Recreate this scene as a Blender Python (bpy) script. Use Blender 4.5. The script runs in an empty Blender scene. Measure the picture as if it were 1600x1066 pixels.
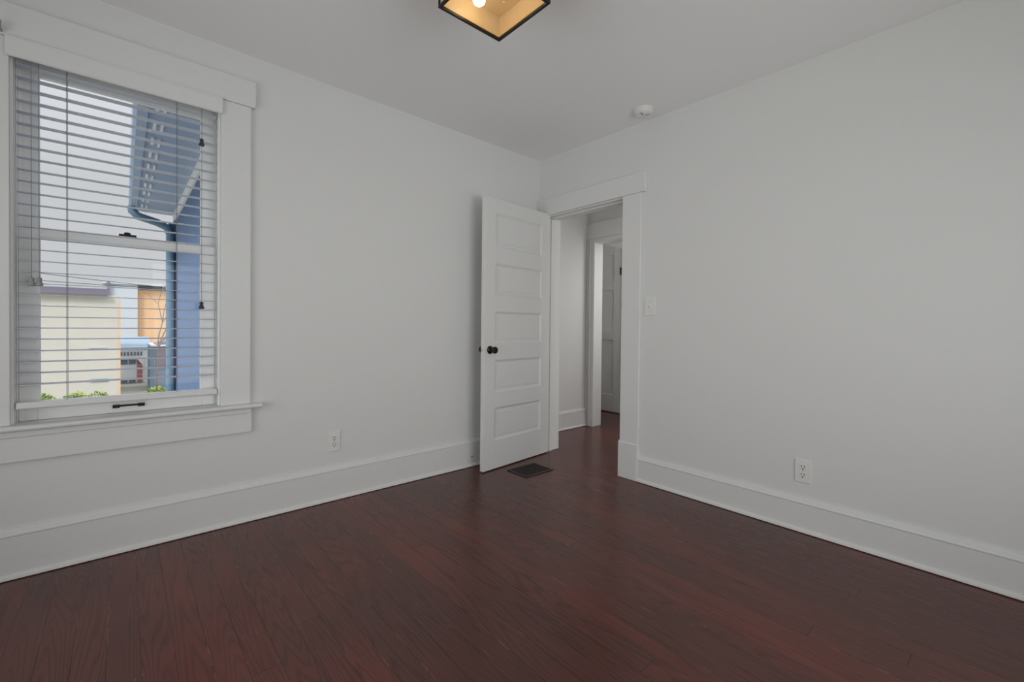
import bpy, bmesh, math, random
from mathutils import Vector, Matrix

scene = bpy.context.scene
COL = scene.collection

# ------------------------------------------------------------------ camera
YAW, PITCH, ROLL = 0.85094502, math.radians(-0.68810571), math.radians(0.5797123)
F = Vector((math.cos(YAW) * math.cos(PITCH), math.sin(YAW) * math.cos(PITCH), math.sin(PITCH)))
R0 = Vector((math.sin(YAW), -math.cos(YAW), 0))
U0 = R0.cross(F)
RR = R0 * math.cos(ROLL) + U0 * math.sin(ROLL)
UU = -R0 * math.sin(ROLL) + U0 * math.cos(ROLL)
cam = bpy.data.cameras.new('camera')
cam.lens = 692.377 / 1600 * 36
cam.sensor_width = 36
cam.shift_y = -(533 - 518.9717) / 1600
cam.clip_start = 0.02
cam.clip_end = 300
co = bpy.data.objects.new('camera', cam)
COL.objects.link(co)
m = Matrix((RR, UU, -F)).transposed().to_4x4()
m.translation = Vector((-2.81459, -2.85780, 1.11068))
co.matrix_world = m
scene.camera = co

# ------------------------------------------------------------------ world, sun, fill lights, exposure
scene.view_settings.view_transform = 'Standard'
scene.view_settings.look = 'None'
scene.view_settings.exposure = 0.0
scene.view_settings.gamma = 1.0
scene.view_settings.use_curve_mapping = False

world = bpy.data.worlds.new('overcast_sky')
scene.world = world
world.use_nodes = True
wn = world.node_tree.nodes
wl = world.node_tree.links
wn.clear()
tc = wn.new('ShaderNodeTexCoord')
sep = wn.new('ShaderNodeSeparateXYZ')
ramp = wn.new('ShaderNodeValToRGB')
bg = wn.new('ShaderNodeBackground')
wo = wn.new('ShaderNodeOutputWorld')
wl.new(tc.outputs['Generated'], sep.inputs[0])
wl.new(sep.outputs['Z'], ramp.inputs[0])
ramp.color_ramp.elements[0].position = 0.0
ramp.color_ramp.elements[0].color = (0.60, 0.605, 0.62, 1)
ramp.color_ramp.elements[1].position = 0.42
ramp.color_ramp.elements[1].color = (0.82, 0.83, 0.88, 1)
e = ramp.color_ramp.elements.new(0.22)
e.color = (0.62, 0.63, 0.635, 1)
e = ramp.color_ramp.elements.new(0.62)
e.color = (2.4, 2.45, 2.6, 1)
wl.new(ramp.outputs[0], bg.inputs[0])
bg.inputs[1].default_value = 1.0
wl.new(bg.outputs[0], wo.inputs[0])


def area(name, loc, target, sx, sy, power, color=(1, 1, 1), spread=180):
    l = bpy.data.lights.new(name, 'AREA')
    l.shape = 'RECTANGLE'
    l.size, l.size_y = sx, sy
    l.energy = power
    l.color = color
    l.spread = math.radians(spread)
    o = bpy.data.objects.new(name, l)
    COL.objects.link(o)
    o.location = loc
    d = Vector(target) - Vector(loc)
    o.rotation_euler = d.to_track_quat('-Z', 'Y').to_euler()
    return o


sunl = bpy.data.lights.new('sun', 'SUN')
sunl.energy = 2.2
sunl.angle = math.radians(12)
sunl.color = (1, 0.97, 0.92)
so = bpy.data.objects.new('sun', sunl)
COL.objects.link(so)
so.rotation_euler = Vector((0.62, 0.60, -0.95)).to_track_quat('-Z', 'Y').to_euler()

# added area fills: at assumed rear windows, and windowless ones in hall and passage
area('side_window_fill', (-4.12, -1.6, 1.1), (0, -1.0, 1.6), 1.9, 1.5, 11.2, (0.98, 1.0, 0.985), 130)
area('back_window_fill', (-1.6, -4.12, 1.1), (-0.9, 0, 1.4), 1.9, 1.5, 13.8, (0.98, 1.0, 0.985), 115)
area('hall_fill', (0.68, -2.9, 1.5), (0.75, 0, 1.3), 0.8, 1.5, 10.5, (1.0, 0.99, 0.97))  # stands in for an unseen hall source, no window built
area('passage_fill', (1.62, -0.86, 1.5), (1.7, 0.5, 1.2), 0.5, 1.2, 10, (1.0, 0.99, 0.97))  # added to brighten the passage, no window built


# ------------------------------------------------------------------ materials
def lin(r, g, b):
    def f(c):
        c /= 255.0
        return c / 12.92 if c <= 0.04045 else ((c + 0.055) / 1.055) ** 2.4
    return (f(r), f(g), f(b), 1)


def mat(name, color, rough=0.5, metal=0.0, bump=0.0, bscale=60, var=0.0, spec=0.5):
    m = bpy.data.materials.new(name)
    m.use_nodes = True
    n, l = m.node_tree.nodes, m.node_tree.links
    b = n['Principled BSDF']
    b.inputs['Base Color'].default_value = color
    b.inputs['Roughness'].default_value = rough
    b.inputs['Metallic'].default_value = metal
    b.inputs['Specular IOR Level'].default_value = spec
    t = n.new('ShaderNodeTexCoord')
    no = n.new('ShaderNodeTexNoise')
    no.inputs['Scale'].default_value = bscale
    no.inputs['Detail'].default_value = 4
    l.new(t.outputs['Object'], no.inputs['Vector'])
    if bump:
        bp = n.new('ShaderNodeBump')
        bp.inputs['Strength'].default_value = bump
        bp.inputs['Distance'].default_value = 0.002
        l.new(no.outputs['Fac'], bp.inputs['Height'])
        l.new(bp.outputs[0], b.inputs['Normal'])
    mx = n.new('ShaderNodeMixRGB')
    mx.blend_type = 'MULTIPLY'
    mx.inputs['Fac'].default_value = var if var else 0.03
    mx.inputs['Color1'].default_value = color
    l.new(no.outputs['Fac'], mx.inputs['Color2'])
    l.new(mx.outputs[0], b.inputs['Base Color'])
    return m


WALL = mat('wall_paint', (0.77, 0.77, 0.76, 1), 0.75, bump=0.12, bscale=140)
CEIL = mat('ceiling_paint', (0.90, 0.897, 0.89, 1), 0.8, bump=0.1, bscale=90)
TRIM = mat('trim_paint', (0.785, 0.785, 0.775, 1), 0.45, bump=0.05, bscale=40, spec=0.3)
DOORP = mat('door_paint', (0.79, 0.79, 0.78, 1), 0.35, bump=0.05, bscale=40)
FARDOOR = mat('far_door_paint', (0.76, 0.76, 0.74, 1), 0.4)
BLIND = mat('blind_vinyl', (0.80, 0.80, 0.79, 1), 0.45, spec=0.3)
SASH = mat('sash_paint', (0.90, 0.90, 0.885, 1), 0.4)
SLAT = mat('blind_slat_backlit_vinyl', (0.64, 0.67, 0.73, 1), 0.5, spec=0.3)  # white slats toned bluer and darker, shade of backlit undersides put in colour
PLASTIC = mat('white_plastic', (0.82, 0.82, 0.80, 1), 0.3)
GREYPL = mat('grey_plastic', (0.30, 0.30, 0.30, 1), 0.4)
DARK = mat('dark_slot', (0.02, 0.02, 0.02, 1), 0.6)
BRONZE = mat('oil_rubbed_bronze', (0.045, 0.032, 0.028, 1), 0.28, metal=0.8, var=0.2)
BLACKM = mat('black_metal', (0.012, 0.010, 0.009, 1), 0.4, metal=0.3)
BRASS = mat('brass_plate', (0.80, 0.62, 0.36, 1), 0.45, metal=0.15)
CORD = mat('grey_cord', (0.22, 0.23, 0.26, 1), 0.7)
TASSEL = mat('dark_tassel', (0.035, 0.04, 0.05, 1), 0.5)
REGM = mat('brown_register', (0.055, 0.035, 0.028, 1), 0.45, metal=0.3)
REGD = mat('register_louver_dark', (0.012, 0.010, 0.010, 1), 0.6)
CHROME = mat('steel', (0.5, 0.5, 0.5, 1), 0.3, metal=0.9)


def glass_mat(name, tint=(0.97, 0.98, 0.985, 1)):
    m = bpy.data.materials.new(name)
    m.use_nodes = True
    n, l = m.node_tree.nodes, m.node_tree.links
    n.clear()
    out = n.new('ShaderNodeOutputMaterial')
    mix = n.new('ShaderNodeMixShader')
    tr = n.new('ShaderNodeBsdfTransparent')
    gl = n.new('ShaderNodeBsdfGlossy')
    fr = n.new('ShaderNodeFresnel')
    fr.inputs['IOR'].default_value = 1.45
    mul = n.new('ShaderNodeMath')
    mul.operation = 'MULTIPLY'
    mul.inputs[1].default_value = 0.3
    tr.inputs[0].default_value = tint
    gl.inputs['Roughness'].default_value = 0.02
    l.new(fr.outputs[0], mul.inputs[0])
    l.new(mul.outputs[0], mix.inputs[0])
    l.new(tr.outputs[0], mix.inputs[1])
    l.new(gl.outputs[0], mix.inputs[2])
    l.new(mix.outputs[0], out.inputs[0])
    return m


GLASS = glass_mat('window_glass')
LGLASS = glass_mat('lamp_bottom_glass', (0.98, 0.93, 0.84, 1))


def amber_mat():
    m = bpy.data.materials.new('amber_seeded_glass')
    m.use_nodes = True
    n, l = m.node_tree.nodes, m.node_tree.links
    n.clear()
    out = n.new('ShaderNodeOutputMaterial')
    a = n.new('ShaderNodeBsdfTranslucent')
    d = n.new('ShaderNodeBsdfDiffuse')
    g = n.new('ShaderNodeBsdfGlossy')
    g.inputs['Roughness'].default_value = 0.15
    a.inputs[0].default_value = (0.88, 0.74, 0.52, 1)
    d.inputs[0].default_value = (0.88, 0.72, 0.48, 1)
    m1 = n.new('ShaderNodeMixShader')
    m2 = n.new('ShaderNodeMixShader')
    m1.inputs[0].default_value = 0.6
    m2.inputs[0].default_value = 0.08
    no = n.new('ShaderNodeTexNoise')
    no.inputs['Scale'].default_value = 45
    bp = n.new('ShaderNodeBump')
    bp.inputs['Strength'].default_value = 0.3
    bp.inputs['Distance'].default_value = 0.003
    l.new(no.outputs['Fac'], bp.inputs['Height'])
    for x in (a, d, g):
        l.new(bp.outputs[0], x.inputs['Normal'])
    l.new(a.outputs[0], m1.inputs[1])
    l.new(d.outputs[0], m1.inputs[2])
    l.new(m1.outputs[0], m2.inputs[1])
    l.new(g.outputs[0], m2.inputs[2])
    l.new(m2.outputs[0], out.inputs[0])
    return m


AMBER = amber_mat()


def emit_mat(name, color, s):
    m = bpy.data.materials.new(name)
    m.use_nodes = True
    n, l = m.node_tree.nodes, m.node_tree.links
    n.clear()
    out = n.new('ShaderNodeOutputMaterial')
    em = n.new('ShaderNodeEmission')
    em.inputs[0].default_value = color
    em.inputs[1].default_value = s
    l.new(em.outputs[0], out.inputs[0])
    return m


BULB = emit_mat('lit_bulb', (1.0, 0.90, 0.70, 1), 15.0)


def floor_mat():
    m = bpy.data.materials.new('stained_pine_boards')
    m.use_nodes = True
    n, l = m.node_tree.nodes, m.node_tree.links
    b = n['Principled BSDF']

    def math_(op, a=None, bb=None, v0=None, v1=None):
        x = n.new('ShaderNodeMath')
        x.operation = op
        if a is not None:
            l.new(a, x.inputs[0])
        if bb is not None:
            l.new(bb, x.inputs[1])
        if v0 is not None:
            x.inputs[0].default_value = v0
        if v1 is not None:
            x.inputs[1].default_value = v1
        return x.outputs[0]
    t = n.new('ShaderNodeTexCoord')
    s = n.new('ShaderNodeSeparateXYZ')
    l.new(t.outputs['Object'], s.inputs[0])
    W = 0.0866
    u = math_('DIVIDE', s.outputs['X'], v1=W)
    idx = math_('FLOOR', u)
    fr = math_('FRACT', u)
    wn1 = n.new('ShaderNodeTexWhiteNoise')
    wn1.noise_dimensions = '1D'
    l.new(idx, wn1.inputs['W'])
    rnd = wn1.outputs['Value']
    # lengthwise segments, each board row offset
    off = math_('MULTIPLY', rnd, v1=7.3)
    yy = math_('DIVIDE', s.outputs['Y'], v1=3.1)
    yo = math_('ADD', yy, off)
    seg = math_('FLOOR', yo)
    segf = math_('FRACT', yo)
    comb = n.new('ShaderNodeCombineXYZ')
    l.new(idx, comb.inputs[0])
    l.new(seg, comb.inputs[1])
    wn2 = n.new('ShaderNodeTexWhiteNoise')
    wn2.noise_dimensions = '3D'
    l.new(comb.outputs[0], wn2.inputs['Vector'])
    r2 = wn2.outputs['Value']
    # grain coordinates: stretched along the board, shifted per board
    gx = math_('MULTIPLY', s.outputs['X'], v1=1.0)
    gy = math_('MULTIPLY', s.outputs['Y'], v1=0.055)
    gz = math_('MULTIPLY', r2, v1=31.0)
    gc = n.new('ShaderNodeCombineXYZ')
    l.new(gx, gc.inputs[0])
    l.new(gy, gc.inputs[1])
    l.new(gz, gc.inputs[2])
    base = n.new('ShaderNodeTexNoise')     # broad field whose contour lines give cathedral grain
    base.inputs['Scale'].default_value = 9
    base.inputs['Detail'].default_value = 1.2
    base.inputs['Roughness'].default_value = 0.45
    l.new(gc.outputs[0], base.inputs['Vector'])
    rings = math_('MULTIPLY', base.outputs['Fac'], v1=26.0)
    fib = n.new('ShaderNodeTexNoise')
    fib.inputs['Scale'].default_value = 60
    fib.inputs['Detail'].default_value = 3
    l.new(gc.outputs[0], fib.inputs['Vector'])
    rr = math_('ADD', rings, math_('MULTIPLY', fib.outputs['Fac'], v1=0.9))
    tri = math_('ADD', math_('MULTIPLY', math_('SINE', math_('MULTIPLY', rr, v1=6.2832)), v1=0.5), v1=0.5)
    sh = math_('POWER', tri, v1=2.6)
    fine = n.new('ShaderNodeTexNoise')
    fine.inputs['Scale'].default_value = 260
    fine.inputs['Detail'].default_value = 2
    l.new(gc.outputs[0], fine.inputs['Vector'])
    patch = n.new('ShaderNodeTexNoise')    # grain shows in places, hidden under stain in others
    patch.inputs['Scale'].default_value = 1.7
    patch.inputs['Detail'].default_value = 2
    l.new(t.outputs['Object'], patch.inputs['Vector'])
    # where the stain has worn redder (patches that belong to the boards)
    red = n.new('ShaderNodeTexNoise')
    red.inputs['Scale'].default_value = 1.3
    red.inputs['Detail'].default_value = 3
    rc = n.new('ShaderNodeCombineXYZ')
    l.new(math_('ADD', math_('MULTIPLY', s.outputs['X'], v1=1.1), math_('MULTIPLY', rnd, v1=0.3)), rc.inputs[0])
    l.new(math_('MULTIPLY', s.outputs['Y'], v1=0.55), rc.inputs[1])
    l.new(rc.outputs[0], red.inputs['Vector'])
    rr_ = n.new('ShaderNodeValToRGB')
    rr_.color_ramp.elements[0].position = 0.42
    rr_.color_ramp.elements[0].color = (0, 0, 0, 1)
    rr_.color_ramp.elements[1].position = 0.66
    rr_.color_ramp.elements[1].color = (1, 1, 1, 1)
    l.new(red.outputs['Fac'], rr_.inputs[0])

    def mix(fac, c1, c2, mode='MIX', f=None):
        x = n.new('ShaderNodeMixRGB')
        x.blend_type = mode
        if fac is not None:
            l.new(fac, x.inputs[0])
        if f is not None:
            x.inputs[0].default_value = f
        for i, c in ((1, c1), (2, c2)):
            if isinstance(c, tuple):
                x.inputs[i].default_value = c
            else:
                l.new(c, x.inputs[i])
        return x.outputs[0]
    ca = mix(rr_.outputs[0], FLOOR_BROWN, FLOOR_RED)
    ca = mix(math_('MULTIPLY', r2, v1=0.35), ca, FLOOR_DARK)
    dark = mix(None, ca, (0.52, 0.49, 0.49, 1), 'MULTIPLY', 1.0)
    grain = mix(math_('MULTIPLY', sh, patch.outputs['Fac']), ca, dark)
    grain = mix(math_('MULTIPLY', fine.outputs['Fac'], v1=0.35), grain, dark)
    # seams between boards, uneven
    edge = math_('MINIMUM', fr, math_('SUBTRACT', None, fr, v0=1.0))
    seamn = n.new('ShaderNodeTexNoise')
    seamn.inputs['Scale'].default_value = 2.5
    l.new(t.outputs['Object'], seamn.inputs['Vector'])
    seam = math_('LESS_THAN', edge, math_('MULTIPLY', seamn.outputs['Fac'], v1=0.022))
    ends = math_('LESS_THAN', segf, v1=0.0007)
    sm = math_('MAXIMUM', seam, ends)
    col = mix(math_('MULTIPLY', sm, v1=0.75), grain, (0.006, 0.004, 0.004, 1))
    # scuffs: small pale nicks
    vo = n.new('ShaderNodeTexVoronoi')
    vo.inputs['Scale'].default_value = 7
    vc = n.new('ShaderNodeCombineXYZ')
    l.new(math_('MULTIPLY', s.outputs['X'], v1=1.6), vc.inputs[0])
    l.new(math_('MULTIPLY', s.outputs['Y'], v1=0.8), vc.inputs[1])
    l.new(vc.outputs[0], vo.inputs['Vector'])
    nick = math_('LESS_THAN', vo.outputs['Distance'], v1=0.016)
    col = mix(math_('MULTIPLY', nick, v1=0.6), col, (0.50, 0.38, 0.32, 1))
    # worn pale thin lines beside some seams
    wear = n.new('ShaderNodeTexNoise')
    wear.inputs['Scale'].default_value = 4
    wear.inputs['Detail'].default_value = 4
    l.new(t.outputs['Object'], wear.inputs['Vector'])
    w1 = math_('MULTIPLY', math_('GREATER_THAN', wear.outputs['Fac'], v1=0.57), math_('LESS_THAN', edge, v1=0.020))
    w2 = math_('MULTIPLY', w1, math_('GREATER_THAN', fine.outputs['Fac'], v1=0.5))
    col = mix(math_('MULTIPLY', w2, v1=0.42), col, (0.36, 0.15, 0.09, 1))
    l.new(col, b.inputs['Base Color'])
    rf = math_('ADD', math_('MULTIPLY', fib.outputs['Fac'], v1=0.10), v1=0.20)
    l.new(rf, b.inputs['Roughness'])
    b.inputs['Specular IOR Level'].default_value = 0.42
    bp = n.new('ShaderNodeBump')
    bp.inputs['Strength'].default_value = 0.25
    bp.inputs['Distance'].default_value = 0.0012
    h = math_('SUBTRACT', math_('MULTIPLY', sh, v1=0.35), math_('MULTIPLY', sm, v1=1.2))
    h = math_('ADD', h, math_('MULTIPLY', base.outputs['Fac'], v1=0.8))
    l.new(h, bp.inputs['Height'])
    l.new(bp.outputs[0], b.inputs['Normal'])
    return m


FLOOR_BROWN = (0.116, 0.040, 0.031, 1)
FLOOR_RED = (0.200, 0.046, 0.034, 1)
FLOOR_DARK = (0.076, 0.032, 0.026, 1)
FLOOR = floor_mat()


# ------------------------------------------------------------------ mesh helpers
class MB:
    def __init__(self):
        self.bm = bmesh.new()

    def box(self, x0, x1, y0, y1, z0, z1):
        x0, x1 = sorted((x0, x1)); y0, y1 = sorted((y0, y1)); z0, z1 = sorted((z0, z1))
        v = [self.bm.verts.new((x, y, z)) for z in (z0, z1) for y in (y0, y1) for x in (x0, x1)]
        for f in ((0, 2, 3, 1), (4, 5, 7, 6), (0, 1, 5, 4), (2, 6, 7, 3), (0, 4, 6, 2), (1, 3, 7, 5)):
            self.bm.faces.new([v[i] for i in f])
        return self

    def poly_prism(self, pts, vec):
        """pts: 3-D outline, vec: extrusion vector"""
        vec = Vector(vec)
        a = [self.bm.verts.new(p) for p in pts]
        b = [self.bm.verts.new(Vector(p) + vec) for p in pts]
        self.bm.faces.new(a[::-1])
        self.bm.faces.new(b)
        k = len(pts)
        for i in range(k):
            self.bm.faces.new((a[i], a[(i + 1) % k], b[(i + 1) % k], b[i]))
        return self

    def lathe(self, prof, origin, axis=(0, 0, 1), seg=24):
        """prof: list of (radius, height along axis)"""
        ax = Vector(axis).normalized()
        t = Vector((1, 0, 0)) if abs(ax.x) < 0.9 else Vector((0, 1, 0))
        e1 = ax.cross(t).normalized()
        e2 = ax.cross(e1)
        o = Vector(origin)
        rings = []
        for r, h in prof:
            r = max(r, 1e-5)
            rings.append([self.bm.verts.new(o + ax * h + (e1 * math.cos(2 * math.pi * i / seg) + e2 * math.sin(2 * math.pi * i / seg)) * r) for i in range(seg)])
        for a, b in zip(rings, rings[1:]):
            for i in range(seg):
                self.bm.faces.new((a[i], a[(i + 1) % seg], b[(i + 1) % seg], b[i]))
        self.bm.faces.new(rings[0][::-1])
        self.bm.faces.new(rings[-1])
        return self

    def tube(self, pts, r, seg=8):
        P = [Vector(p) for p in pts]
        rings = []
        for i, q in enumerate(P):
            d = (P[min(i + 1, len(P) - 1)] - P[max(i - 1, 0)]).normalized()
            t = Vector((0, 0, 1)) if abs(d.z) < 0.9 else Vector((1, 0, 0))
            e1 = d.cross(t).normalized()
            e2 = d.cross(e1)
            rad = r[i] if isinstance(r, (list, tuple)) else r
            rings.append([self.bm.verts.new(q + (e1 * math.cos(2 * math.pi * k / seg) + e2 * math.sin(2 * math.pi * k / seg)) * rad) for k in range(seg)])
        for a, b in zip(rings, rings[1:]):
            for i in range(seg):
                self.bm.faces.new((a[i], a[(i + 1) % seg], b[(i + 1) % seg], b[i]))
        self.bm.faces.new(rings[0][::-1])
        self.bm.faces.new(rings[-1])
        return self

    def build(self, name, material, parent=None, bevel=0.0, smooth=False, origin=None, seg=2):
        bmesh.ops.recalc_face_normals(self.bm, faces=self.bm.faces)
        if smooth:
            for f in self.bm.faces:
                f.smooth = True
        me = bpy.data.meshes.new(name)
        self.bm.to_mesh(me)
        self.bm.free()
        if origin is not None:
            me.transform(Matrix.Translation(-Vector(origin)))
        if smooth:
            me.set_sharp_from_angle(angle=math.radians(40))
        me.materials.append(material)
        o = bpy.data.objects.new(name, me)
        COL.objects.link(o)
        if origin is not None:
            o.location = origin
        if parent is not None:
            o.parent = parent
            # parents are only moved after their parts are made in their own frame
        if bevel:
            bv = o.modifiers.new('bevel', 'BEVEL')
            bv.width = bevel
            bv.segments = seg
            bv.limit_method = 'ANGLE'
            bv.angle_limit = math.radians(40)
            bv.harden_normals = False
        return o


def empty(name, loc=(0, 0, 0), rz=0.0):
    o = bpy.data.objects.new(name, None)
    o.empty_display_size = 0.1
    COL.objects.link(o)
    o.location = loc
    o.rotation_euler = (0, 0, rz)
    return o


def struct(o, label=None, cat=None):
    o['kind'] = 'structure'
    if label:
        o['label'] = label
    if cat:
        o['category'] = cat
    return o


def tag(o, label, cat, group=None):
    o['label'] = label
    o['category'] = cat
    if group:
        o['group'] = group
    return o


# ------------------------------------------------------------------ room shell
RX, RY = -4.2, -4.2        # far side of the room, behind the camera
T = 0.16                   # wall thickness
HW0, HW1, HWZ0, HWZ1 = -3.19, -2.41, 0.62, 2.34      # rough opening of the window
DY0, DY1, DZ = -0.92, -0.09, 2.10                    # rough opening of the doorway
TOP = 2.75

fl = MB().box(RX - T, 2.9, RY - T, 1.8, -0.12, 0.0).build('floor', FLOOR)
struct(fl, 'dark red-brown stained pine board floor with worn patches', 'floor')


def cz(x, y):
    return 2.6 - 0.0059 * x + 0.0070 * y


b = MB()
pts = [(RX - T, RY - T), (0.02, RY - T), (0.02, T), (RX - T, T)]
b.poly_prism([(x, y, cz(x, y)) for x, y in pts], (0, 0, 0.2))
struct(b.build('ceiling', CEIL), 'smooth off-white ceiling of the room', 'ceiling')
b = MB().box(T, 2.9, RY - T, 1.8, 2.6, 2.8)
struct(b.build('ceiling_hall', CEIL), 'white ceiling of the hallway', 'ceiling')

b = MB()
b.box(RX - T, HW0, 0, T, 0, TOP).box(HW1, T, 0, T, 0, TOP).box(HW0, HW1, 0, T, 0, HWZ0).box(HW0, HW1, 0, T, HWZ1, TOP)
struct(b.build('wall_left', WALL), 'off-white wall with the window', 'wall')
b = MB()
b.box(0, T, RY - T, DY0, 0, TOP).box(0, T, DY1, 0, 0, TOP).box(0, T, DY0, DY1, DZ, TOP)
struct(b.build('wall_right', WALL), 'off-white wall with the doorway', 'wall')
# walls behind the camera, each with an assumed opening placed for a fill light
b = MB()
b.box(RX - T, RX, RY - T, -2.6, 0, TOP).box(RX - T, RX, -0.6, 0, 0, TOP).box(RX - T, RX, -2.6, -0.6, 0, 0.3).box(RX - T, RX, -2.6, -0.6, 2.35, TOP)
struct(b.build('wall_side', WALL), 'off-white wall behind the camera', 'wall')
b = MB()
b.box(RX, -2.6, RY - T, RY, 0, TOP).box(-0.6, 0, RY - T, RY, 0, TOP).box(-2.6, -0.6, RY - T, RY, 0, 0.3).box(-2.6, -0.6, RY - T, RY, 2.35, TOP)
struct(b.build('wall_back', WALL), 'off-white wall opposite the window', 'wall')
for nm, ax in (('window_2', 0), ('window_3', 1)):
    r = struct(empty(nm), 'assumed tall window behind the camera, placed for a fill light', 'window')
    fb, pb = MB(), MB()
    c0 = -1.6
    for a0, a1, z0, z1 in ((-1.0, -0.94, 0.3, 2.35), (0.94, 1.0, 0.3, 2.35), (-0.03, 0.03, 0.36, 2.29), (-0.94, 0.94, 0.3, 0.36), (-0.94, 0.94, 2.29, 2.35), (-0.94, 0.94, 1.30, 1.35)):
        a0 += c0
        a1 += c0
        if ax == 0:
            fb.box(RX - 0.12, RX - 0.07, a0, a1, z0, z1)
        else:
            fb.box(a0, a1, RY - 0.12, RY - 0.07, z0, z1)
    if ax == 0:
        pb.box(RX - 0.10, RX - 0.096, c0 - 0.94, c0 + 0.94, 0.36, 2.29)
    else:
        pb.box(c0 - 0.94, c0 + 0.94, RY - 0.10, RY - 0.096, 0.36, 2.29)
    fb.build('window_frame', TRIM, r)
    pb.build('pane', GLASS, r)

# hallway beyond the doorway
HY = 0.367
b = MB().box(T, 1.30, HY, HY + 0.12, 0, 2.62)
struct(b.build('wall_hall_left', WALL), 'off-white hallway wall seen through the doorway', 'wall')
HX = 1.14
OY = 0.252          # left edge of the second opening
b = MB()
b.box(HX, HX + 0.115, OY + 0.02, HY, 0, 2.62).box(HX, HX + 0.115, -3.2, -0.62, 0, 2.62).box(HX, HX + 0.115, -0.62, OY + 0.02, 2.10, 2.62)
struct(b.build('wall_hall_end', WALL), 'off-white wall at the far side of the hallway', 'wall')
b = MB().box(T, 1.255, -3.35, -3.2, 0, 2.62)
struct(b.build('wall_hall_back', WALL), 'hallway wall out of view', 'wall')
b = MB().box(2.02, 2.14, -1.0, 1.5, 0, 2.62)
struct(b.build('wall_closet', WALL), 'wall around the far grey door', 'wall')
b = MB().box(1.30, 2.02, 1.2, 1.32, 0, 2.62).box(1.255, 2.14, -1.0, -0.9, 0, 2.62).box(1.255, 1.30, HY + 0.12, 1.3, 0, 2.62)
struct(b.build('wall_passage', WALL), 'walls of the passage beyond the hallway', 'wall')
# unseen eaves added to keep the sun out of the windows behind the camera
b = MB().box(-6.6, RX - T, -6.6, 1.2, 2.78, 2.9).box(RX - T, 3.2, -6.6, RY - T, 2.78, 2.9).box(RX - T, 3.2, RY - T, 0.45, 2.80, 2.9)
struct(b.build('trim_sun_blocker', TRIM), 'added roof overhang out of view that blocks the sun', 'roof')


# ------------------------------------------------------------------ baseboards
def base_profile(h):
    # (out from the wall, height)
    return [(0, 0), (0.020, 0), (0.020, h - 0.030), (0.023, h - 0.027), (0.023, h - 0.022), (0.018, h - 0.016), (0.014, h - 0.004), (0.010, h), (0, h)]


def shoe_profile(r0=0.020, r=0.015):
    return [(r0, 0.0)] + [(r0 + r * math.cos(a), 0.003 + 0.02 * math.sin(a)) for a in [i * math.pi / 12 for i in range(0, 7)]] + [(r0, 0.023)]


def baseboard(name, label, axis, wallpos, sign, a0, a1, h, lift=0.0):
    """axis 'x': runs along x on plane y=wallpos, facing sign*y"""
    r = struct(empty(name), label, 'baseboard')
    for nm, prof in (('board', base_profile(h)), ('shoe_molding', shoe_profile())):
        mb = MB()
        if axis == 'x':
            mb.poly_prism([(a0, wallpos + sign * o, z + 0.001) for o, z in prof], (a1 - a0, 0, 0))
        else:
            mb.poly_prism([(wallpos + sign * o, a0, z + 0.001) for o, z in prof], (0, a1 - a0, 0))
        mb.build(nm, TRIM, r, bevel=0.0)
    return r


baseboard('baseboard_left', 'tall white baseboard under the window wall', 'x', 0, -1, RX, -0.0, 0.212)
baseboard('baseboard_right', 'tall white baseboard along the wall right of the doorway', 'y', 0, -1, RY, -1.057, 0.183)
baseboard('baseboard_side', 'tall white baseboard behind the camera', 'y', RX, 1, RY, 0, 0.2)
baseboard('baseboard_back', 'tall white baseboard opposite the window', 'x', RY, 1, RX, 0, 0.2)
baseboard('baseboard_hall', 'white baseboard in the hallway', 'x', HY, -1, T, HX - 0.02, 0.200)

# ------------------------------------------------------------------ doorway trim
tr = struct(empty('trim_1'), 'white casing around the doorway', 'door frame')
JT = 0.02
# jambs
MB().box(-0.001, T + 0.001, DY1 - 0.014, DY1 + 0.0, 0.001, DZ - JT).box(0.045, 0.085, DY1 - 0.026, DY1 - 0.014, 0.001, DZ - JT - 0.012).build('jamb', TRIM, tr, bevel=0.002)
MB().box(-0.001, T + 0.001, DY0, DY0 + 0.016, 0.001, DZ - JT).box(0.045, 0.085, DY0 + 0.016, DY0 + 0.028, 0.001, DZ - JT - 0.012).build('jamb', TRIM, tr, bevel=0.002)
MB().box(-0.001, T + 0.001, DY0, DY1, DZ - JT, DZ).box(0.045, 0.085, DY0 + 0.02, DY1 - 0.02, DZ - JT - 0.012, DZ - JT).build('head_jamb', TRIM, tr, bevel=0.002)
# casings on the room side
MB().box(-0.020, 0, -1.060, -0.905, 0.272, 2.088).build('side_casing', TRIM, tr, bevel=0.003)
MB().box(-0.020, 0, -0.103, -0.002, 0.215, 2.088).build('side_casing', TRIM, tr, bevel=0.003)
MB().box(-0.026, 0, -1.095, -0.001, 2.089, 2.235).build('head_casing', TRIM, tr, bevel=0.004)
MB().poly_prism([(0, 0, 0.001), (-0.032, 0, 0.001), (-0.032, 0, 0.262), (-0.024, 0, 0.272), (0, 0, 0.272)], (0, -0.160, 0)).build('plinth_block', TRIM, tr, bevel=0.002).location = (0, -0.900, 0)
# casings on the hall side
MB().box(T, T + 0.02, -1.06, -0.905, 0.001, 2.088).build('side_casing', TRIM, tr, bevel=0.003)
MB().box(T, T + 0.02, -0.105, 0.05, 0.001, 2.088).build('side_casing', TRIM, tr, bevel=0.003)
MB().box(T, T + 0.026, -1.095, 0.07, 2.089, 2.235).build('head_casing', TRIM, tr, bevel=0.004)

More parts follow.
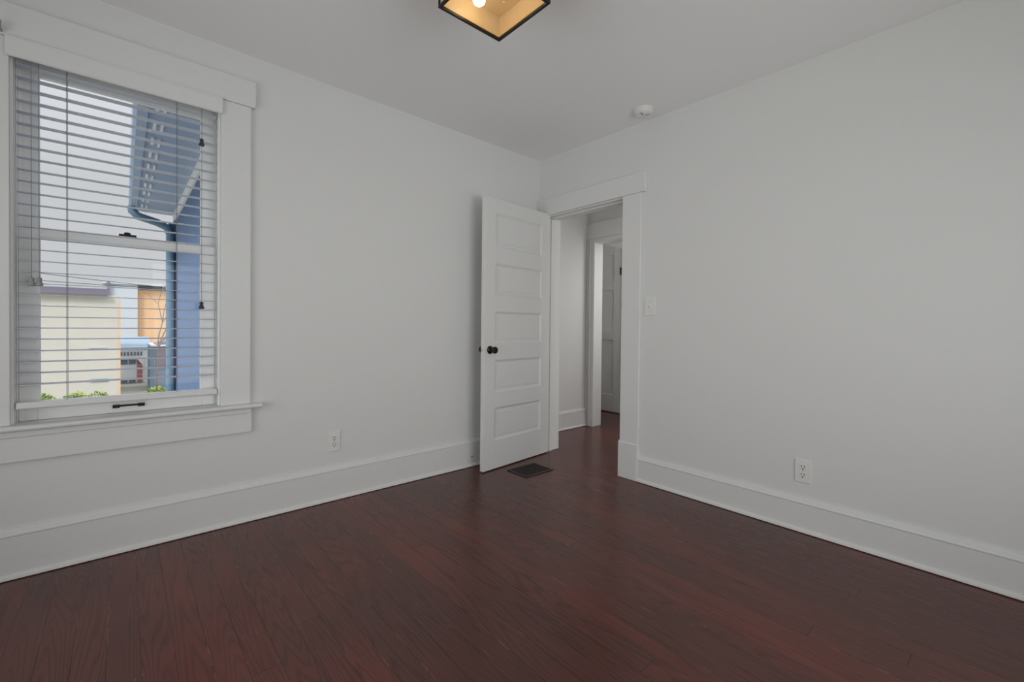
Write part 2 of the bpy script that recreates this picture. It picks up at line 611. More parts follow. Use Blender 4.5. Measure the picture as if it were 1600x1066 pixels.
# ------------------------------------------------------------------ open door
DW, DT = 0.79, 0.035
ang = math.atan2(-0.209 + 0.131, -0.734 - 0.054)      # direction of the leaf from hinge to free edge
dr = empty('door_1', (0.012, -0.131 - 0.0042, 0.0), ang)
struct(dr, 'white five-panel door standing open against the window wall', 'door')
# local frame: +x from hinge to free edge, visible hall-side face at y=+? (leaf turned ~186 deg, so local +y faces the camera)


def panel_door(mb, w, t, z0, z1, rows, xs, rec=0.010, bead=0.016, both=True):
    """rows: list of (zb, zt); xs: (left, right) of the panels. Face planes y=0 and y=-t."""
    xa, xb = xs
    zz = [z0]
    for a, bb in rows:
        zz += [a, bb]
    zz.append(z1)
    mb.box(0, xa, -t, 0, z0, z1)
    mb.box(xb, w, -t, 0, z0, z1)
    for i in range(0, len(zz), 2):
        mb.box(xa, xb, -t, 0, zz[i], zz[i + 1])
    for a, bb in rows:
        mb.box(xa, xb, -t + rec, -rec, a, bb)
        for s in (0, 1):
            yf = 0.0 if s == 0 else -t
            yr = -rec if s == 0 else -t + rec
            # sloped sticking round the panel
            q = [(xa, a), (xb, a), (xb, bb), (xa, bb)]
            c = ((bead, bead), (-bead, bead), (-bead, -bead), (bead, -bead))
            outer = [mb.bm.verts.new((x, yf - 0.001 * (1 if s == 0 else -1), z)) for x, z in q]
            inner = [mb.bm.verts.new((x + d[0], yr + (0.0005 if s == 0 else -0.0005), z + d[1])) for (x, z), d in zip(q, c)]
            for i in range(4):
                mb.bm.faces.new((outer[i], outer[(i + 1) % 4], inner[(i + 1) % 4], inner[i]))
            # raised centre field
            g = 0.035
            mb.box(xa + g, xb - g, min(yr, yr + (0.004 if s == 0 else -0.004)), max(yr, yr + (0.004 if s == 0 else -0.004)), a + g, bb - g)


lf = MB()
rows = [(0.228, 0.480), (0.601, 0.851), (0.980, 1.226), (1.352, 1.597), (1.725, 1.985)]
panel_door(lf, DW, DT, 0.008, 2.098, rows, (0.115, 0.672))
leaf = lf.build('door_leaf', DOORP, dr, bevel=0.0015, seg=1)


def knob(side, x=0.728, z=0.932):
    s = 1 if side > 0 else -1
    y0 = 0.0 if s > 0 else -DT
    ro = MB().lathe([(0.031, 0), (0.031, 0.003), (0.026, 0.008), (0.014, 0.012), (0.012, 0.016)], (x, y0, z), (0, s, 0), 28).build('rose', BRONZE, dr, smooth=True)
    MB().lathe([(0.011, 0.012), (0.011, 0.032), (0.018, 0.037), (0.0255, 0.045), (0.0275, 0.054), (0.0255, 0.062), (0.017, 0.066), (0.014, 0.0655), (0.0, 0.0655)], (x, y0, z), (0, s, 0), 28).build('knob', BRONZE, dr, smooth=True)


knob(1)
knob(-1)
MB().box(DW, DW + 0.0015, -0.029, -0.006, 0.90, 0.965).build('latch_plate', TRIM, dr)
MB().box(DW + 0.0015, DW + 0.007, -0.023, -0.011, 0.924, 0.940).build('latch_bolt', CHROME, dr, bevel=0.001)
for hz in (0.30, 1.72):
    MB().lathe([(0.006, 0), (0.006, 0.09)], (-0.006, -DT + 0.002, hz), (0, 0, 1), 12).box(-0.004, -0.0005, -DT + 0.004, -0.004, hz, hz + 0.09).build('hinge', TRIM, dr)

# ------------------------------------------------------------------ second opening at the end of the hall and far door
t2 = struct(empty('trim_2'), 'white casing around the opening across the hallway', 'door frame')
MB().poly_prism([(HX - 0.02, OY, 0.001), (HX - 0.02, OY, 2.098), (HX - 0.02, HY - 0.0, 2.098), (HX - 0.02, HY - 0.0, 0.001)], (0.02, 0, 0)).build('side_casing', TRIM, t2, bevel=0.002)
MB().box(HX - 0.032, HX - 0.02, HY - 0.075, HY - 0.052, 0.001, 2.098).box(HX - 0.028, HX - 0.02, HY - 0.038, HY - 0.028, 0.001, 2.098).build('molding_bead', TRIM, t2, bevel=0.004)
MB().box(HX - 0.001, HX + 0.13, OY, OY + 0.02, 0.001, 2.07).build('jamb', TRIM, t2, bevel=0.002)
MB().box(HX - 0.02, HX, -0.62, OY, 2.052, 2.098).build('head_casing', TRIM, t2, bevel=0.002)
MB().box(HX - 0.028, HX, -0.72, HY, 2.099, 2.275).build('head_board', TRIM, t2, bevel=0.003)
# sloping header board behind the head casing
bmq = MB()
bmq.poly_prism([(HX + 0.13, OY + 0.06, 2.070), (HX + 0.13, -0.62, 1.790), (HX + 0.13, -0.62, 2.3), (HX + 0.13, OY + 0.06, 2.3)], (0.03, 0, 0))
bmq.build('sloping_header', TRIM, t2, bevel=0.001)
MB().box(HX, HX + 0.13, -0.62, OY, 2.052, 2.07).build('soffit', TRIM, t2)

d2 = struct(empty('door_2', (1.985, 0.50, 0)), 'shadowed panel door at the far end beyond the hallway', 'door')
lf = MB()
# local: panels run along y, face at x=0
for (y0, y1, z0, z1, x0) in ((0, 0.115, 0.012, 2.2, 0), (0.345, 0.455, 0.012, 2.2, 0), (0.69, 0.80, 0.012, 2.2, 0),
                             (0.115, 0.69, 0.012, 0.24, 0), (0.115, 0.69, 0.95, 1.08, 0), (0.115, 0.69, 1.60, 1.69, 0), (0.115, 0.69, 2.06, 2.2, 0),
                             (0.115, 0.69, 0.2, 2.1, 0.010)):
    lf.box(x0, 0.034, y0, y1, z0, z1)
lf.build('door_leaf', FARDOOR, d2, bevel=0.003)
MB().lathe([(0.008, 0), (0.008, 0.095)], (-0.004, -0.004, 1.79), (0, 0, 1), 12).box(-0.003, 0.0, -0.012, 0.02, 1.79, 1.885).build('hinge', BLACKM, d2)
t3 = struct(empty('trim_3'), 'white casing beside the far door', 'door frame')
MB().box(1.975, 2.02, 0.33, 0.492, 0.001, 2.2).build('side_casing', TRIM, t3, bevel=0.002)

# ------------------------------------------------------------------ window
w1 = struct(empty('window_1'), 'white double-hung sash window in the left wall', 'window')
XL, XR = -3.170, -2.430                    # clear opening between the stops
# casings
MB().box(-2.278, -2.420, -0.020, 0, 0.664, 2.319).build('side_casing', TRIM, w1, bevel=0.003)
MB().box(-3.322, -3.180, -0.020, 0, 0.664, 2.319).build('side_casing', TRIM, w1, bevel=0.003)
MB().box(-3.345, -2.255, -0.027, 0, 2.320, 2.463).build('head_casing', TRIM, w1, bevel=0.004)
# stool with a rounded nose, apron under it
nose = [(0.05, 0.640), (-0.048, 0.640), (-0.056, 0.645), (-0.058, 0.652), (-0.055, 0.659), (-0.047, 0.664), (0.05, 0.664)]
MB().poly_prism([(-3.375, y, z) for y, z in nose if y < 0.04] + [(-3.375, 0.0, 0.664), (-3.375, 0.0, 0.640)], (1.150, 0, 0)).box(XL - 0.015, XR + 0.015, 0.0, 0.16, 0.640, 0.664).build('window_sill', TRIM, w1, bevel=0.002)
MB().box(-3.330, -2.270, -0.020, 0, 0.503, 0.639).box(-3.326, -2.274, -0.030, -0.018, 0.612, 0.639).build('apron', TRIM, w1, bevel=0.004)
# jambs + stops
for x0, x1 in ((-3.190, XL - 0.001), (XR + 0.001, -2.410)):
    MB().box(x0, x1, 0, T, 0.664, 2.335).build('jamb', SASH, w1, bevel=0.002)
for s, x in ((1, XL), (-1, XR)):
    MB().box(x, x + s * 0.004, 0.058, 0.068, 0.664, 2.32).box(x, x + s * 0.012, 0.107, 0.117, 0.664, 2.32).build('stop_bead', SASH, w1, bevel=0.001)
MB().box(XL, XR, 0, T, 2.320, 2.335).build('head_jamb', SASH, w1)


def sash(name, y0, y1, z0, z1, st, topr, botr):
    s = empty(name)
    s.parent = w1
    MB().box(XL + 0.004, XL + st, y0, y1, z0, z1).build('stile', SASH, s, bevel=0.002)
    MB().box(XR - st, XR - 0.004, y0, y1, z0, z1).build('stile', SASH, s, bevel=0.002)
    MB().box(XL + st, XR - st, y0, y1, z1 - topr, z1).build('top_rail', SASH, s, bevel=0.002)
    MB().box(XL + st, XR - st, y0, y1, z0, z0 + botr).build('bottom_rail', SASH, s, bevel=0.002)
    # glazing lip
    q = MB()
    a = 0.008
    xl, xr, zb, zt = XL + st, XR - st, z0 + botr, z1 - topr
    ym = (y0 + y1) / 2
    q.box(xl, xl + a, ym - 0.014, ym + 0.014, zb, zt).box(xr - a, xr, ym - 0.014, ym + 0.014, zb, zt)
    q.box(xl + a, xr - a, ym - 0.014, ym + 0.014, zb, zb + a).box(xl + a, xr - a, ym - 0.014, ym + 0.014, zt - a, zt)
    q.build('glazing_bead', SASH, s)
    MB().box(xl + 0.001, xr - 0.001, ym - 0.002, ym + 0.002, zb + 0.001, zt - 0.001).build('pane', GLASS, s)
    return s


lo = sash('lower_sash', 0.070, 0.105, 0.665, 1.540, 0.062, 0.042, 0.075)
up = sash('upper_sash', 0.118, 0.153, 1.495, 2.318, 0.056, 0.072, 0.044)
# sash lift handle and sash lock
hb = MB()
hb.box(-2.855, -2.828, 0.058, 0.070, 0.690, 0.706).box(-2.760, -2.733, 0.058, 0.070, 0.690, 0.706)
hb.tube([(-2.848, 0.060, 0.699), (-2.835, 0.044, 0.702), (-2.80, 0.040, 0.703), (-2.76, 0.043, 0.702), (-2.742, 0.060, 0.699)], 0.0045, 10)
h = hb.build('sash_lift', BLACKM, lo, bevel=0.0015)
h['label'] = 'black metal sash lift handle'
MB().box(-2.832, -2.765, 0.078, 0.100, 1.540, 1.552).lathe([(0.014, 0), (0.012, 0.012)], (-2.80, 0.09, 1.55), (0, 0, 1), 16).build('sash_lock', BRONZE, lo, bevel=0.002)

# ------------------------------------------------------------------ blind
bl = empty('window_blind', (-2.80, -0.01, 2.24))
tag(bl, 'white two-inch horizontal slat blind hanging open in the sash window, with valance and cords', 'blind')


def bpart(mb, name, mt, **k):
    o = mb.build(name, mt, None, **k)
    o.parent = bl
    o.matrix_parent_inverse = Matrix.Translation((2.80, 0.01, -2.24))
    return o


vp = [(-0.030, 2.237), (-0.036, 2.243), (-0.036, 2.305), (-0.041, 2.312), (-0.041, 2.3185), (-0.026, 2.3185), (-0.026, 2.237)]
mbv = MB().poly_prism([(-3.190, y, z) for y, z in vp], (0.776, 0, 0))
mbv.box(-3.190, -3.184, -0.026, -0.0205, 2.237, 2.318).box(-2.420, -2.414, -0.026, -0.0205, 2.237, 2.318)
bpart(mbv, 'valance', BLIND, bevel=0.001)
bpart(MB().box(XL + 0.006, XR - 0.006, 0.000, 0.045, 2.262, 2.315), 'head_rail', BLIND, bevel=0.002)
SY0, SY1 = 0.000, 0.050
sb = MB()
zs = []
z = 2.226
random.seed(4)
while z > 0.785:
    zs.append(z)
    z -= 0.0497
for k, z in enumerate(zs):
    j = random.uniform(-0.0012, 0.0012)
    pr = []
    nseg = 6
    tilt = 0.0025
    for i in range(nseg + 1):
        t = i / nseg
        pr.append((SY0 + (SY1 - SY0) * t, z + j + 0.0022 * (1 - (2 * t - 1) ** 2) + tilt * (t - 0.5)))
    low = [(y, zz - 0.0017) for y, zz in pr[::-1]]
    sb.poly_prism([(XL + 0.006, y, zz) for y, zz in pr + low], (XR - XL - 0.012, 0, 0))
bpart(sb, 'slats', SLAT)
bpart(MB().poly_prism([(XL + 0.004, -0.002, 0.727), (XL + 0.004, -0.010, 0.733), (XL + 0.004, -0.001, 0.757), (XL + 0.004, 0.052, 0.757), (XL + 0.004, 0.054, 0.731), (XL + 0.004, 0.050, 0.727)], (XR - XL - 0.008, 0, 0)), 'bottom_rail', BLIND, bevel=0.002)
for x in (-3.009, -2.607):
    q = MB()
    q.tube([(x, SY0 - 0.002, 2.262), (x, SY0 - 0.002, 0.757)], 0.0012, 6)
    q.tube([(x, SY1 + 0.002, 2.262), (x, SY1 + 0.002, 0.757)], 0.0012, 6)
    for z in zs:
        q.tube([(x, SY0 - 0.002, z - 0.003), (x, SY1 + 0.002, z - 0.003)], 0.0008, 5)
    bpart(q, 'ladder_cord', CORD)
TP = [(0.003, 0), (0.0085, -0.004), (0.0095, -0.012), (0.0075, -0.018), (0.009, -0.024), (0.0135, -0.038), (0.012, -0.044), (0.005, -0.046)]
for x, zt, mt in ((-3.117, 1.306, GREYPL), (-3.094, 1.308, GREYPL), (-2.505, 2.084, TASSEL), (-2.505, 1.226, TASSEL)):
    c = bpart(MB().tube([(x, -0.012, 2.262), (x, -0.012, zt)], 0.0012, 6), 'pull_cord', CORD)
    t = MB().lathe([(r, h * 0.85) for r, h in TP], (x, -0.012, zt), (0, 0, 1), 14).build('tassel', mt, None, smooth=True)
    t.parent = c

# ------------------------------------------------------------------ wall fittings


def outlet(name, loc, rz, label):
    """local: plate in x-z, faces -y"""
    r = empty(name, loc, rz)
    tag(r, label, 'outlet')
    MB().box(-0.039, 0.039, -0.006, 0, -0.063, 0.063).build('cover_plate', PLASTIC, r, bevel=0.003)
    for z in (0.0215, -0.0215):
        rc = MB().poly_prism([(0.0165 * math.copysign(min(1, abs(math.cos(a)) * 1.15), math.cos(a)), -0.006, z + 0.0165 * math.sin(a)) for a in [i * math.pi / 12 for i in range(24)]], (0, -0.002, 0)).build('receptacle', PLASTIC, r)
        MB().box(-0.0085, -0.0055, -0.0086, -0.0079, z - 0.001, z + 0.0105).box(0.0055, 0.0085, -0.0086, -0.0079, z - 0.001, z + 0.0105).lathe([(0.0036, 0), (0.0036, 0.0007)], (0, -0.0079, z - 0.0095), (0, -1, 0), 12).build('slot', DARK, rc)
    MB().lathe([(0.003, 0), (0.0025, 0.0012)], (0, -0.006, 0), (0, -1, 0), 12).build('screw', GREYPL, r)
    return r


outlet('wall_outlet', (-1.807, 0, 0.370), 0, 'white duplex outlet on the window wall, right of the window above the baseboard')
outlet('wall_outlet', (0, -2.092, 0.332), -math.pi / 2, 'white duplex outlet on the right-hand wall above the baseboard')

sw = empty('light_switch', (0, -1.136, 1.266), -math.pi / 2)
tag(sw, 'white toggle light switch on the wall beside the doorway casing', 'light switch')
MB().box(-0.043, 0.043, -0.006, 0, -0.066, 0.066).build('cover_plate', PLASTIC, sw, bevel=0.003)
MB().poly_prism([(-0.005, -0.006, -0.010), (-0.005, -0.018, 0.002), (-0.005, -0.018, 0.009), (-0.005, -0.006, 0.010)], (0.010, 0, 0)).build('toggle', PLASTIC, sw, bevel=0.001)
for z in (0.030, -0.030):
    MB().lathe([(0.0032, 0), (0.0028, 0.0012)], (0, -0.006, z), (0, -1, 0), 12).build('screw', GREYPL, sw)

# two screws left in the baseboard behind the door
for dx, dz in ((-0.006, 0.0), (0.007, 0.002)):
    s_ = MB().lathe([(0.0035, 0), (0.0035, 0.003), (0.002, 0.004)], (0, 0, 0), (0, -1, 0), 10).build('screw', DARK, None)
    s_.location = (-0.736 + dx, -0.0205, 0.076 + dz)
    tag(s_, 'tiny dark screw in the baseboard left of the open door edge', 'screw', 'screws in the baseboard by the door')

# curtain bracket on the head casing at the left edge of the view
br = empty('curtain_bracket', (-3.208, -0.027, 2.32))
tag(br, 'small off-white curtain rod bracket on the window head casing', 'bracket')
MB().box(-0.014, 0.014, -0.003, 0, 0.004, 0.056).build('back_plate', TRIM, br, bevel=0.001)
MB().box(-0.004, 0.012, -0.030, -0.003, 0.006, 0.016).box(-0.004, 0.012, -0.030, -0.024, 0.016, 0.044).build('hook_arm', GREYPL, br, bevel=0.001)

# smoke detector
sx, sy = -0.158, -1.160
sd = empty('smoke_detector', (sx, sy, cz(sx, sy)))
tag(sd, 'round white smoke detector on the ceiling', 'smoke detector')
MB().lathe([(0.066, 0.004), (0.066, -0.010), (0.064, -0.012)], (0, 0, 0), (0, 0, 1), 40).build('mounting_ring', PLASTIC, sd, smooth=True)
MB().lathe([(0.061, -0.012), (0.060, -0.026), (0.052, -0.034), (0.030, -0.038), (0.0, -0.039)], (0, 0, 0), (0, 0, 1), 40).build('cover', PLASTIC, sd, smooth=True)
for a in (3.3, 5.0):
    c, s = math.cos(a), math.sin(a)
    w = 0.0045
    MB().poly_prism([(0.012 * c - w * s, 0.012 * s + w * c, -0.0400), (0.012 * c + w * s, 0.012 * s - w * c, -0.0400), (0.044 * c + w * s, 0.044 * s - w * c, -0.0370), (0.044 * c - w * s, 0.044 * s + w * c, -0.0370)], (0, 0, 0.002)).build('sounder_slot', GREYPL, sd)

# ------------------------------------------------------------------ floor register
rg = empty('floor_register', (-0.445, -0.385, 0))
tag(rg, 'brown metal floor register with dark louvers set in the boards under the open door', 'vent')
ww, hh = 0.145, 0.112
fr = 0.018
MB().box(-ww, ww, -hh, -hh + fr, 0, 0.006).box(-ww, ww, hh - fr, hh, 0, 0.006).box(-ww, -ww + fr, -hh + fr, hh - fr, 0, 0.006).box(ww - fr, ww, -hh + fr, hh - fr, 0, 0.006).build('frame', REGM, rg, bevel=0.002)
q = MB().box(-ww + fr, ww - fr, -hh + fr, hh - fr, 0.0003, 0.001)
for i in range(19):
    x = -ww + fr + 0.008 + i * 0.0128
    q.poly_prism([(x, -hh + fr, 0.001), (x + 0.007, -hh + fr, 0.0045), (x + 0.009, -hh + fr, 0.0045), (x + 0.002, -hh + fr, 0.001)], (0, 2 * (hh - fr), 0))
q.box(-0.004, 0.004, -hh + fr, hh - fr, 0.001, 0.005)
q.build('louvers', REGD, rg)

# ------------------------------------------------------------------ ceiling light
LX0, LX1, LY0, LY1, LZ0, LZ1 = -1.885, -1.574, -1.649, -1.338, 2.360, 2.470
lc = ((LX0 + LX1) / 2, (LY0 + LY1) / 2)
cl = empty('ceiling_light', (lc[0], lc[1], cz(*lc)))
tag(cl, 'square black-framed semi-flush ceiling light with amber glass and a lit bulb', 'ceiling light')
inv = Matrix.Translation((-lc[0], -lc[1], -cz(*lc)))


def lpart(mb, name, mt, par=cl, **k):
    o = mb.build(name, mt, None, **k)
    o.parent = par
    o.matrix_parent_inverse = inv
    return o


f = 0.011
q = MB()
for z0, z1 in ((LZ0, LZ0 + f), (LZ1 - f, LZ1)):
    q.box(LX0, LX1, LY0, LY0 + f, z0, z1).box(LX0, LX1, LY1 - f, LY1, z0, z1).box(LX0, LX0 + f, LY0 + f, LY1 - f, z0, z1).box(LX1 - f, LX1, LY0 + f, LY1 - f, z0, z1)
for x in (LX0, LX1 - 0.007):
    for y in (LY0, LY1 - 0.007):
        q.box(x, x + 0.007, y, y + 0.007, LZ0 + f, LZ1 - f)
lpart(q, 'frame', BLACKM, bevel=0.001)
for a in ((LX0 + 0.0075, LX0 + 0.0100, LY0 + 0.0075, LY1 - 0.0075), (LX1 - 0.0100, LX1 - 0.0075, LY0 + 0.0075, LY1 - 0.0075),
          (LX0 + 0.0105, LX1 - 0.0105, LY0 + 0.0075, LY0 + 0.0100), (LX0 + 0.0105, LX1 - 0.0105, LY1 - 0.0100, LY1 - 0.0075)):
    lpart(MB().box(*a, LZ0 + 0.004, LZ1 - 0.004), 'side_glass', AMBER)
lpart(MB().box(LX0 + f, LX1 - f, LY0 + f, LY1 - f, LZ0 + 0.004, LZ0 + 0.0065), 'bottom_glass', LGLASS)
lpart(MB().box(LX0 + 0.0105, LX1 - 0.0105, LY0 + 0.0105, LY1 - 0.0105, LZ1 - 0.0145, LZ1 - 0.0115), 'top_plate', BRASS)
lpart(MB().lathe([(0.012, LZ1 - 0.003), (0.012, 2.585)], (lc[0], lc[1], 0), (0, 0, 1), 16), 'stem', BLACKM, smooth=True)
lpart(MB().lathe([(0.065, 2.585), (0.065, cz(*lc) - 0.0005)], (lc[0], lc[1], 0), (0, 0, 1), 32), 'canopy', BLACKM, smooth=True)
for dx, dy in ((-0.026, 0.062), (0.0, -0.055)):
    s_ = lpart(MB().lathe([(0.016, LZ1 - 0.0145), (0.016, LZ1 - 0.030), (0.013, LZ1 - 0.034)], (lc[0] + dx, lc[1] + dy, 0), (0, 0, 1), 20), 'lamp_socket', BRASS, smooth=True)
    bb = MB().lathe([(0.011, 2.436), (0.016, 2.428), (0.022, 2.416), (0.025, 2.404), (0.023, 2.394), (0.014, 2.386), (0.0, 2.383)], (lc[0] + dx, lc[1] + dy, 0), (0, 0, 1), 20).build('bulb', BULB, None, smooth=True)
    bb.parent = s_
for dx, dy in ((0.10, 0.06), (-0.06, -0.10)):
    lpart(MB().lathe([(0.006, LZ1 - 0.0145), (0.005, LZ1 - 0.020)], (lc[0] + dx, lc[1] + dy, 0), (0, 0, 1), 12), 'screw', BRASS, smooth=True)

# ------------------------------------------------------------------ outside
STUCCO_B = mat('blue_stucco', (0.115, 0.19, 0.35, 1), 0.9, bump=0.9, bscale=14, var=0.35)
BLUETRIM = mat('blue_trim', (0.30, 0.39, 0.56, 1), 0.5, var=0.05)
TEAL = mat('teal_downspout', (0.12, 0.21, 0.30, 1), 0.45)
CREAM = mat('cream_stucco', (0.60, 0.57, 0.51, 1), 0.9, var=0.12, bscale=2)
ORANGE = mat('orange_stucco', (0.82, 0.52, 0.30, 1), 0.9, var=0.2, bscale=2)
GREYW = mat('pale_grey_siding', (0.56, 0.60, 0.64, 1), 0.8, var=0.1)
ROOFG = mat('slate_roof', (0.22, 0.20, 0.26, 1), 0.8, var=0.3)
ROOFB = mat('blue_grey_roof', (0.28, 0.38, 0.48, 1), 0.8, var=0.3)
WHITEX = mat('white_exterior_paint', (0.80, 0.80, 0.82, 1), 0.6)
WINX = mat('dark_window_glass', (0.16, 0.19, 0.22, 1), 0.15)
SHUT = mat('red_shutter', (0.55, 0.18, 0.20, 1), 0.6)
GARB = mat('grey_blue_siding', (0.24, 0.32, 0.42, 1), 0.8, var=0.15)
GARP = mat('mauve_garage_panel', (0.26, 0.20, 0.26, 1), 0.7, var=0.15)
BARK = mat('grey_bark', (0.28, 0.24, 0.23, 1), 0.9, var=0.4)
LEAF = mat('yellow_green_leaves', (0.42, 0.55, 0.16, 1), 0.7, var=0.6, bscale=20)
GROUND = mat('pale_dry_grass', (0.42, 0.42, 0.34, 1), 0.95, var=0.4, bscale=1.5)
CABLE = mat('black_cable', (0.06, 0.06, 0.07, 1), 0.6)

GZ = -1.9
b = MB().box(-45, 40, 0.45, 70, GZ - 0.3, GZ)
struct(b.build('ground', GROUND), 'pale lawn outside the window', 'ground')
b = MB().box(RX - T, 3.0, 0.0, T, GZ, -0.121)
struct(b.build('trim_foundation', GREYW), 'house foundation outside', 'wall')

# blue house close by: wall facing -x
bh = tag(empty('blue_house', (0, 6, GZ)), 'blue stucco house wall close outside the window, with deep eave, gutter and downspout', 'house')
inv2 = Matrix.Translation((0, -6, -GZ))


def part(mb, name, mt, par, iv, **k):
    o = mb.build(name, mt, None, **k)
    o.parent = par
    o.matrix_parent_inverse = iv
    return o


part(MB().box(-2.0, 3.0, 2.6, 8.92, GZ, 3.34), 'wall', STUCCO_B, bh, inv2)
part(MB().box(-2.11, -1.95, 8.70, 8.945, GZ, 3.2), 'corner_board', TEAL, bh, inv2, bevel=0.004)
part(MB().box(-2.62, 3.2, 2.2, 9.05, 3.40, 3.43), 'eave_soffit', BLUETRIM, bh, inv2)
part(MB().box(-2.03, -1.998, 2.6, 8.92, 3.22, 3.40), 'frieze_board', WHITEX, bh, inv2)
part(MB().poly_prism([(-2.62, 2.2, 3.43), (3.2, 2.2, 3.43), (3.2, 2.2, 4.6), (0.3, 2.2, 5.0)], (0, 6.85, 0)), 'roof', ROOFG, bh, inv2)
part(MB().box(-2.64, -2.615, 2.2, 9.05, 3.36, 3.52), 'fascia', BLUETRIM, bh, inv2)
gp = [(-2.64, 3.385), (-2.705, 3.385), (-2.735, 3.42), (-2.745, 3.50), (-2.735, 3.505), (-2.70, 3.44), (-2.64, 3.40)]
gt = part(MB().poly_prism([(x, 2.1, z) for x, z in gp], (0, 7.0, 0)), 'gutter', BLUETRIM, bh, inv2)
for i in range(11):
    y = 3.0 + i * 0.58
    part(MB().box(-2.56, -2.53, y, y + 0.26, 3.372, 3.399).box(-2.49, -2.465, y + 0.05, y + 0.31, 3.372, 3.399), 'eave_bracket', WHITEX, bh, inv2)
dsp = [(-2.69, 8.62, 3.40), (-2.68, 8.62, 3.30), (-2.60, 8.62, 3.22), (-2.30, 8.62, 3.14), (-2.14, 8.62, 3.06), (-2.09, 8.62, 2.92), (-2.09, 8.62, 2.6), (-2.09, 8.62, GZ + 0.1)]
part(MB().tube(dsp, 0.075, 12), 'downspout', TEAL, bh, inv2, smooth=True)

# cream house in the distance
ch = tag(empty('cream_house', (-4.5, 23, GZ)), 'pale cream stucco house beyond the garden with a dark roof edge', 'house')
iv = Matrix.Translation((4.5, -23, -GZ))
part(MB().box(-8.5, -2.93, 20, 25, GZ, 2.15), 'wall', CREAM, ch, iv)
part(MB().box(-8.6, -3.25, 19.8, 25.2, 2.15, 2.27).box(-8.5, -3.25, 20.2, 25.0, 2.27, 2.4), 'roof', ROOFG, ch, iv)
part(MB().box(-2.95, -2.90, 19.97, 20.02, GZ, 1.9), 'corner_board', ORANGE, ch, iv)
part(MB().box(-3.75, -3.25, 19.97, 20.0, -1.12, -1.02), 'vent', GARB, ch, iv)
part(MB().box(-3.80, -3.30, 19.97, 20.0, 0.15, 0.20), 'vent', GREYW, ch, iv)

# orange building behind
ob = tag(empty('orange_building', (-1.5, 33, GZ)), 'orange stucco building with pale grey bay in the background', 'building')
iv = Matrix.Translation((1.5, -33, -GZ))
part(MB().box(-2.45, 3.5, 31, 36, GZ, 3.05), 'wall', ORANGE, ob, iv)
part(MB().box(-3.6, -2.2, 30.7, 31.3, GZ, 3.3), 'bay', GREYW, ob, iv)
part(MB().box(-3.5, -3.40, 30.5, 30.7, 0.8, 3.4), 'drainpipe', ROOFG, ob, iv)
part(MB().box(-3.7, 3.6, 30.6, 36.2, 3.3, 3.42), 'roof', GREYW, ob, iv)

# small white porch house
ph = tag(empty('porch_house', (-2.4, 26.5, GZ)), 'small white house front with blue-grey porch roof, dentil trim and red shutters', 'house')
iv = Matrix.Translation((2.4, -26.5, -GZ))
part(MB().box(-3.3, -1.95, 26.2, 29, GZ, 0.10), 'wall', WHITEX, ph, iv)
part(MB().poly_prism([(-3.35, 25.9, -0.17), (-1.80, 25.9, -0.17), (-1.80, 27.2, 0.34), (-3.35, 27.2, 0.34)], (0, 0, 0.06)), 'porch_roof', ROOFB, ph, iv)
part(MB().box(-3.30, -1.85, 25.98, 26.06, -0.62, -0.18), 'fascia', WHITEX, ph, iv)
q = MB()
for i in range(7):
    q.box(-2.93 + i * 0.125, -2.86 + i * 0.125, 25.94, 25.98, -0.50, -0.32)
dt = part(q, 'dentil_trim', WINX, ph, iv)
wf = part(MB().box(-3.00, -2.32, 26.14, 26.2, -1.88, -0.64), 'window_frame', WHITEX, ph, iv)
for x0, x1, z0, z1 in ((-2.93, -2.66, -1.86, -1.68), (-2.62, -2.36, -1.86, -1.68), (-2.93, -2.66, -0.95, -0.66), (-2.62, -2.36, -0.95, -0.66)):
    part(MB().box(x0, x1, 26.12, 26.14, z0, z1), 'pane', WINX, wf, Matrix.Identity(4))
for z0, z1 in ((-1.85, -1.50), (-1.42, -1.05), (-0.98, -0.70)):
    part(MB().box(-2.29, -2.10, 26.13, 26.2, z0, z1), 'shutter', SHUT, ph, iv)
part(MB().box(-2.02, -1.88, 25.95, 26.08, GZ, -0.63), 'porch_post', WHITEX, ph, iv, bevel=0.02)
part(MB().poly_prism([(-2.03, 25.98, -0.63), (-2.03, 25.98, -1.15), (-2.12, 25.98, -0.95), (-2.28, 25.98, -0.72), (-2.45, 25.98, -0.63)], (0, 0.06, 0)), 'bracket', WHITEX, ph, iv)

# garage
gg = tag(empty('garage', (-0.6, 24, GZ)), 'low grey-blue garage with mauve door between the porch and the blue wall', 'garage')
iv = Matrix.Translation((0.6, -24, -GZ))
part(MB().box(-1.93, 1.5, 22.6, 25.2, GZ, 0.07), 'wall', GARB, gg, iv)
part(MB().box(-1.90, 1.6, 22.4, 25.3, 0.07, 0.14), 'roof', WHITEX, gg, iv)
part(MB().poly_prism([(-1.75, 22.6, 0.141), (1.5, 22.6, 0.141), (1.5, 22.6, 0.9), (-0.9, 22.6, 0.45)], (0, 2.4, 0)), 'roof_ridge', ROOFG, gg, iv)
part(MB().box(-1.70, -1.36, 22.54, 22.6, -0.93, 0.02), 'door', GARP, gg, iv)
part(MB().box(-1.355, -1.305, 22.50, 22.6, -0.93, 0.06), 'door_post', WHITEX, gg, iv)

# bare tree
random.seed(11)
q = MB()


def branch(p, d, L, r, depth):
    e_ = p + d * L
    q.tube([p, (p + e_) / 2 + Vector((random.uniform(-.03, .03) * L, random.uniform(-.03, .03) * L, 0)), e_], [r, r * 0.85, r * 0.6], 6)
    if depth == 0:
        return
    for _ in range(3):
        nd = (d + Vector((random.uniform(-0.8, 0.8), random.uniform(-0.6, 0.6), random.uniform(-0.15, 0.6)))).normalized()
        branch(e_, nd, L * 0.68, r * 0.6, depth - 1)


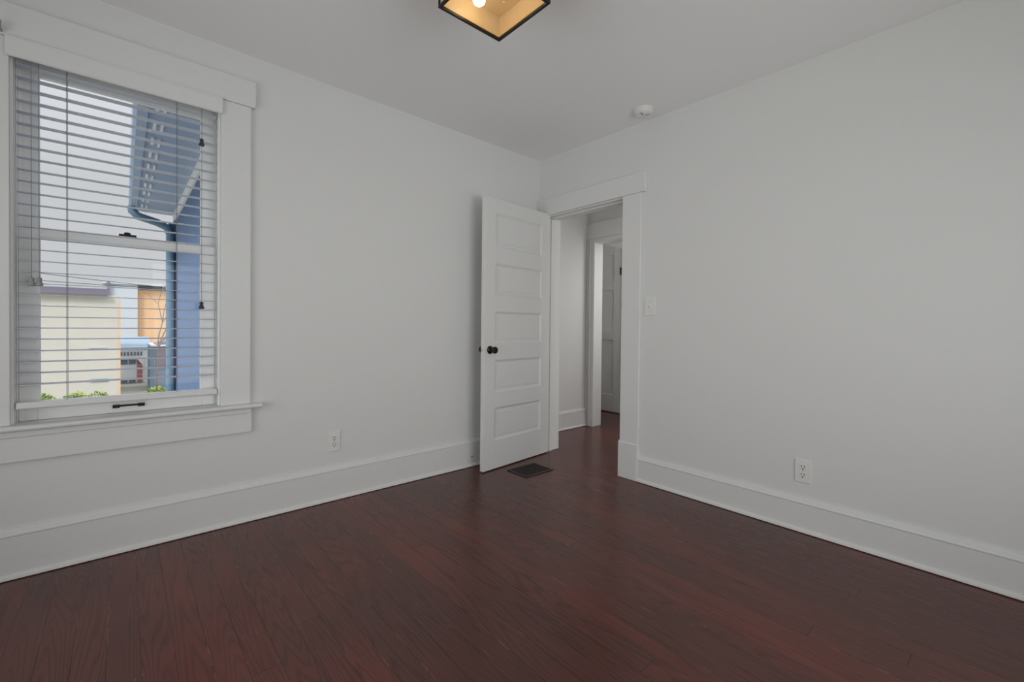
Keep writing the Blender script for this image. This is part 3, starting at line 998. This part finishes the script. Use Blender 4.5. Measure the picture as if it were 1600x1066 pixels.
branch(Vector((-1.70, 22.0, GZ)), Vector((0, 0, 1)), 1.9, 0.06, 4)
tr_ = q.build('bare_tree', BARK, None)
tag(tr_, 'small leafless tree in front of the orange building', 'tree')


def shrub(x, y, w, h, n, seed):
    random.seed(seed)
    q = MB()
    for _ in range(n):
        a = random.uniform(0, 2 * math.pi)
        rr = w * math.sqrt(random.random())
        zz = GZ + h * random.random() * (1 - 0.5 * (rr / w) ** 2)
        c = Vector((x + rr * math.cos(a), y + 0.6 * rr * math.sin(a), zz))
        u = Vector((random.uniform(-1, 1), random.uniform(-1, 1), random.uniform(-1, 1))).normalized() * 0.055
        v = u.cross(Vector((random.uniform(-1, 1), random.uniform(-1, 1), random.uniform(-1, 1)))).normalized() * 0.035
        vs = [q.bm.verts.new(c - u), q.bm.verts.new(c + v), q.bm.verts.new(c + u), q.bm.verts.new(c - v)]
        q.bm.faces.new(vs)
    return q


for i, (x, y, w, h, n) in enumerate(((-4.75, 17.2, 0.48, 0.80, 900), (-4.0, 17.6, 0.45, 0.74, 800), (-3.45, 18.0, 0.38, 0.66, 600), (-1.8, 20.0, 0.38, 0.5, 500))):
    lab = ['yellow-green leafy shrub lowest left in the window view, tallest of the row', 'yellow-green leafy shrub in the middle of the row by the cream house',
           'low yellow-green shrub at the right end of the row by the cream house', 'light green shrub near the foot of the blue house wall'][i]
    o = shrub(x, y, w, h, n, 20 + i).build('shrub', LEAF, None)
    q = MB()
    random.seed(40 + i)
    for k in range(6):
        q.tube([(x + random.uniform(-.05, .05), y, GZ - 0.005), (x + random.uniform(-.5, .5) * w, y + random.uniform(-.3, .3) * w, GZ + h * 0.8)], 0.012, 5)
    q.build('stems', BARK, o)
    tag(o, lab, 'shrub')

# overhead cables
for i, (za, zb, lab) in enumerate(((2.75, 1.95, 'thin overhead cable sagging over the cream house roof, upper of two'), (2.35, 2.10, 'thin overhead cable just above the cream house roof, lower of two'))):
    pts = []
    for k in range(13):
        t = k / 12
        pts.append((-8.6 + 9.2 * t, 18.2 + 1.0 * i, za + (zb - za) * t - 0.5 * t * (1 - t) + 0.4))
    o = MB().tube(pts, 0.012, 6).build('power_line', CABLE, None)
    tag(o, lab, 'cable')
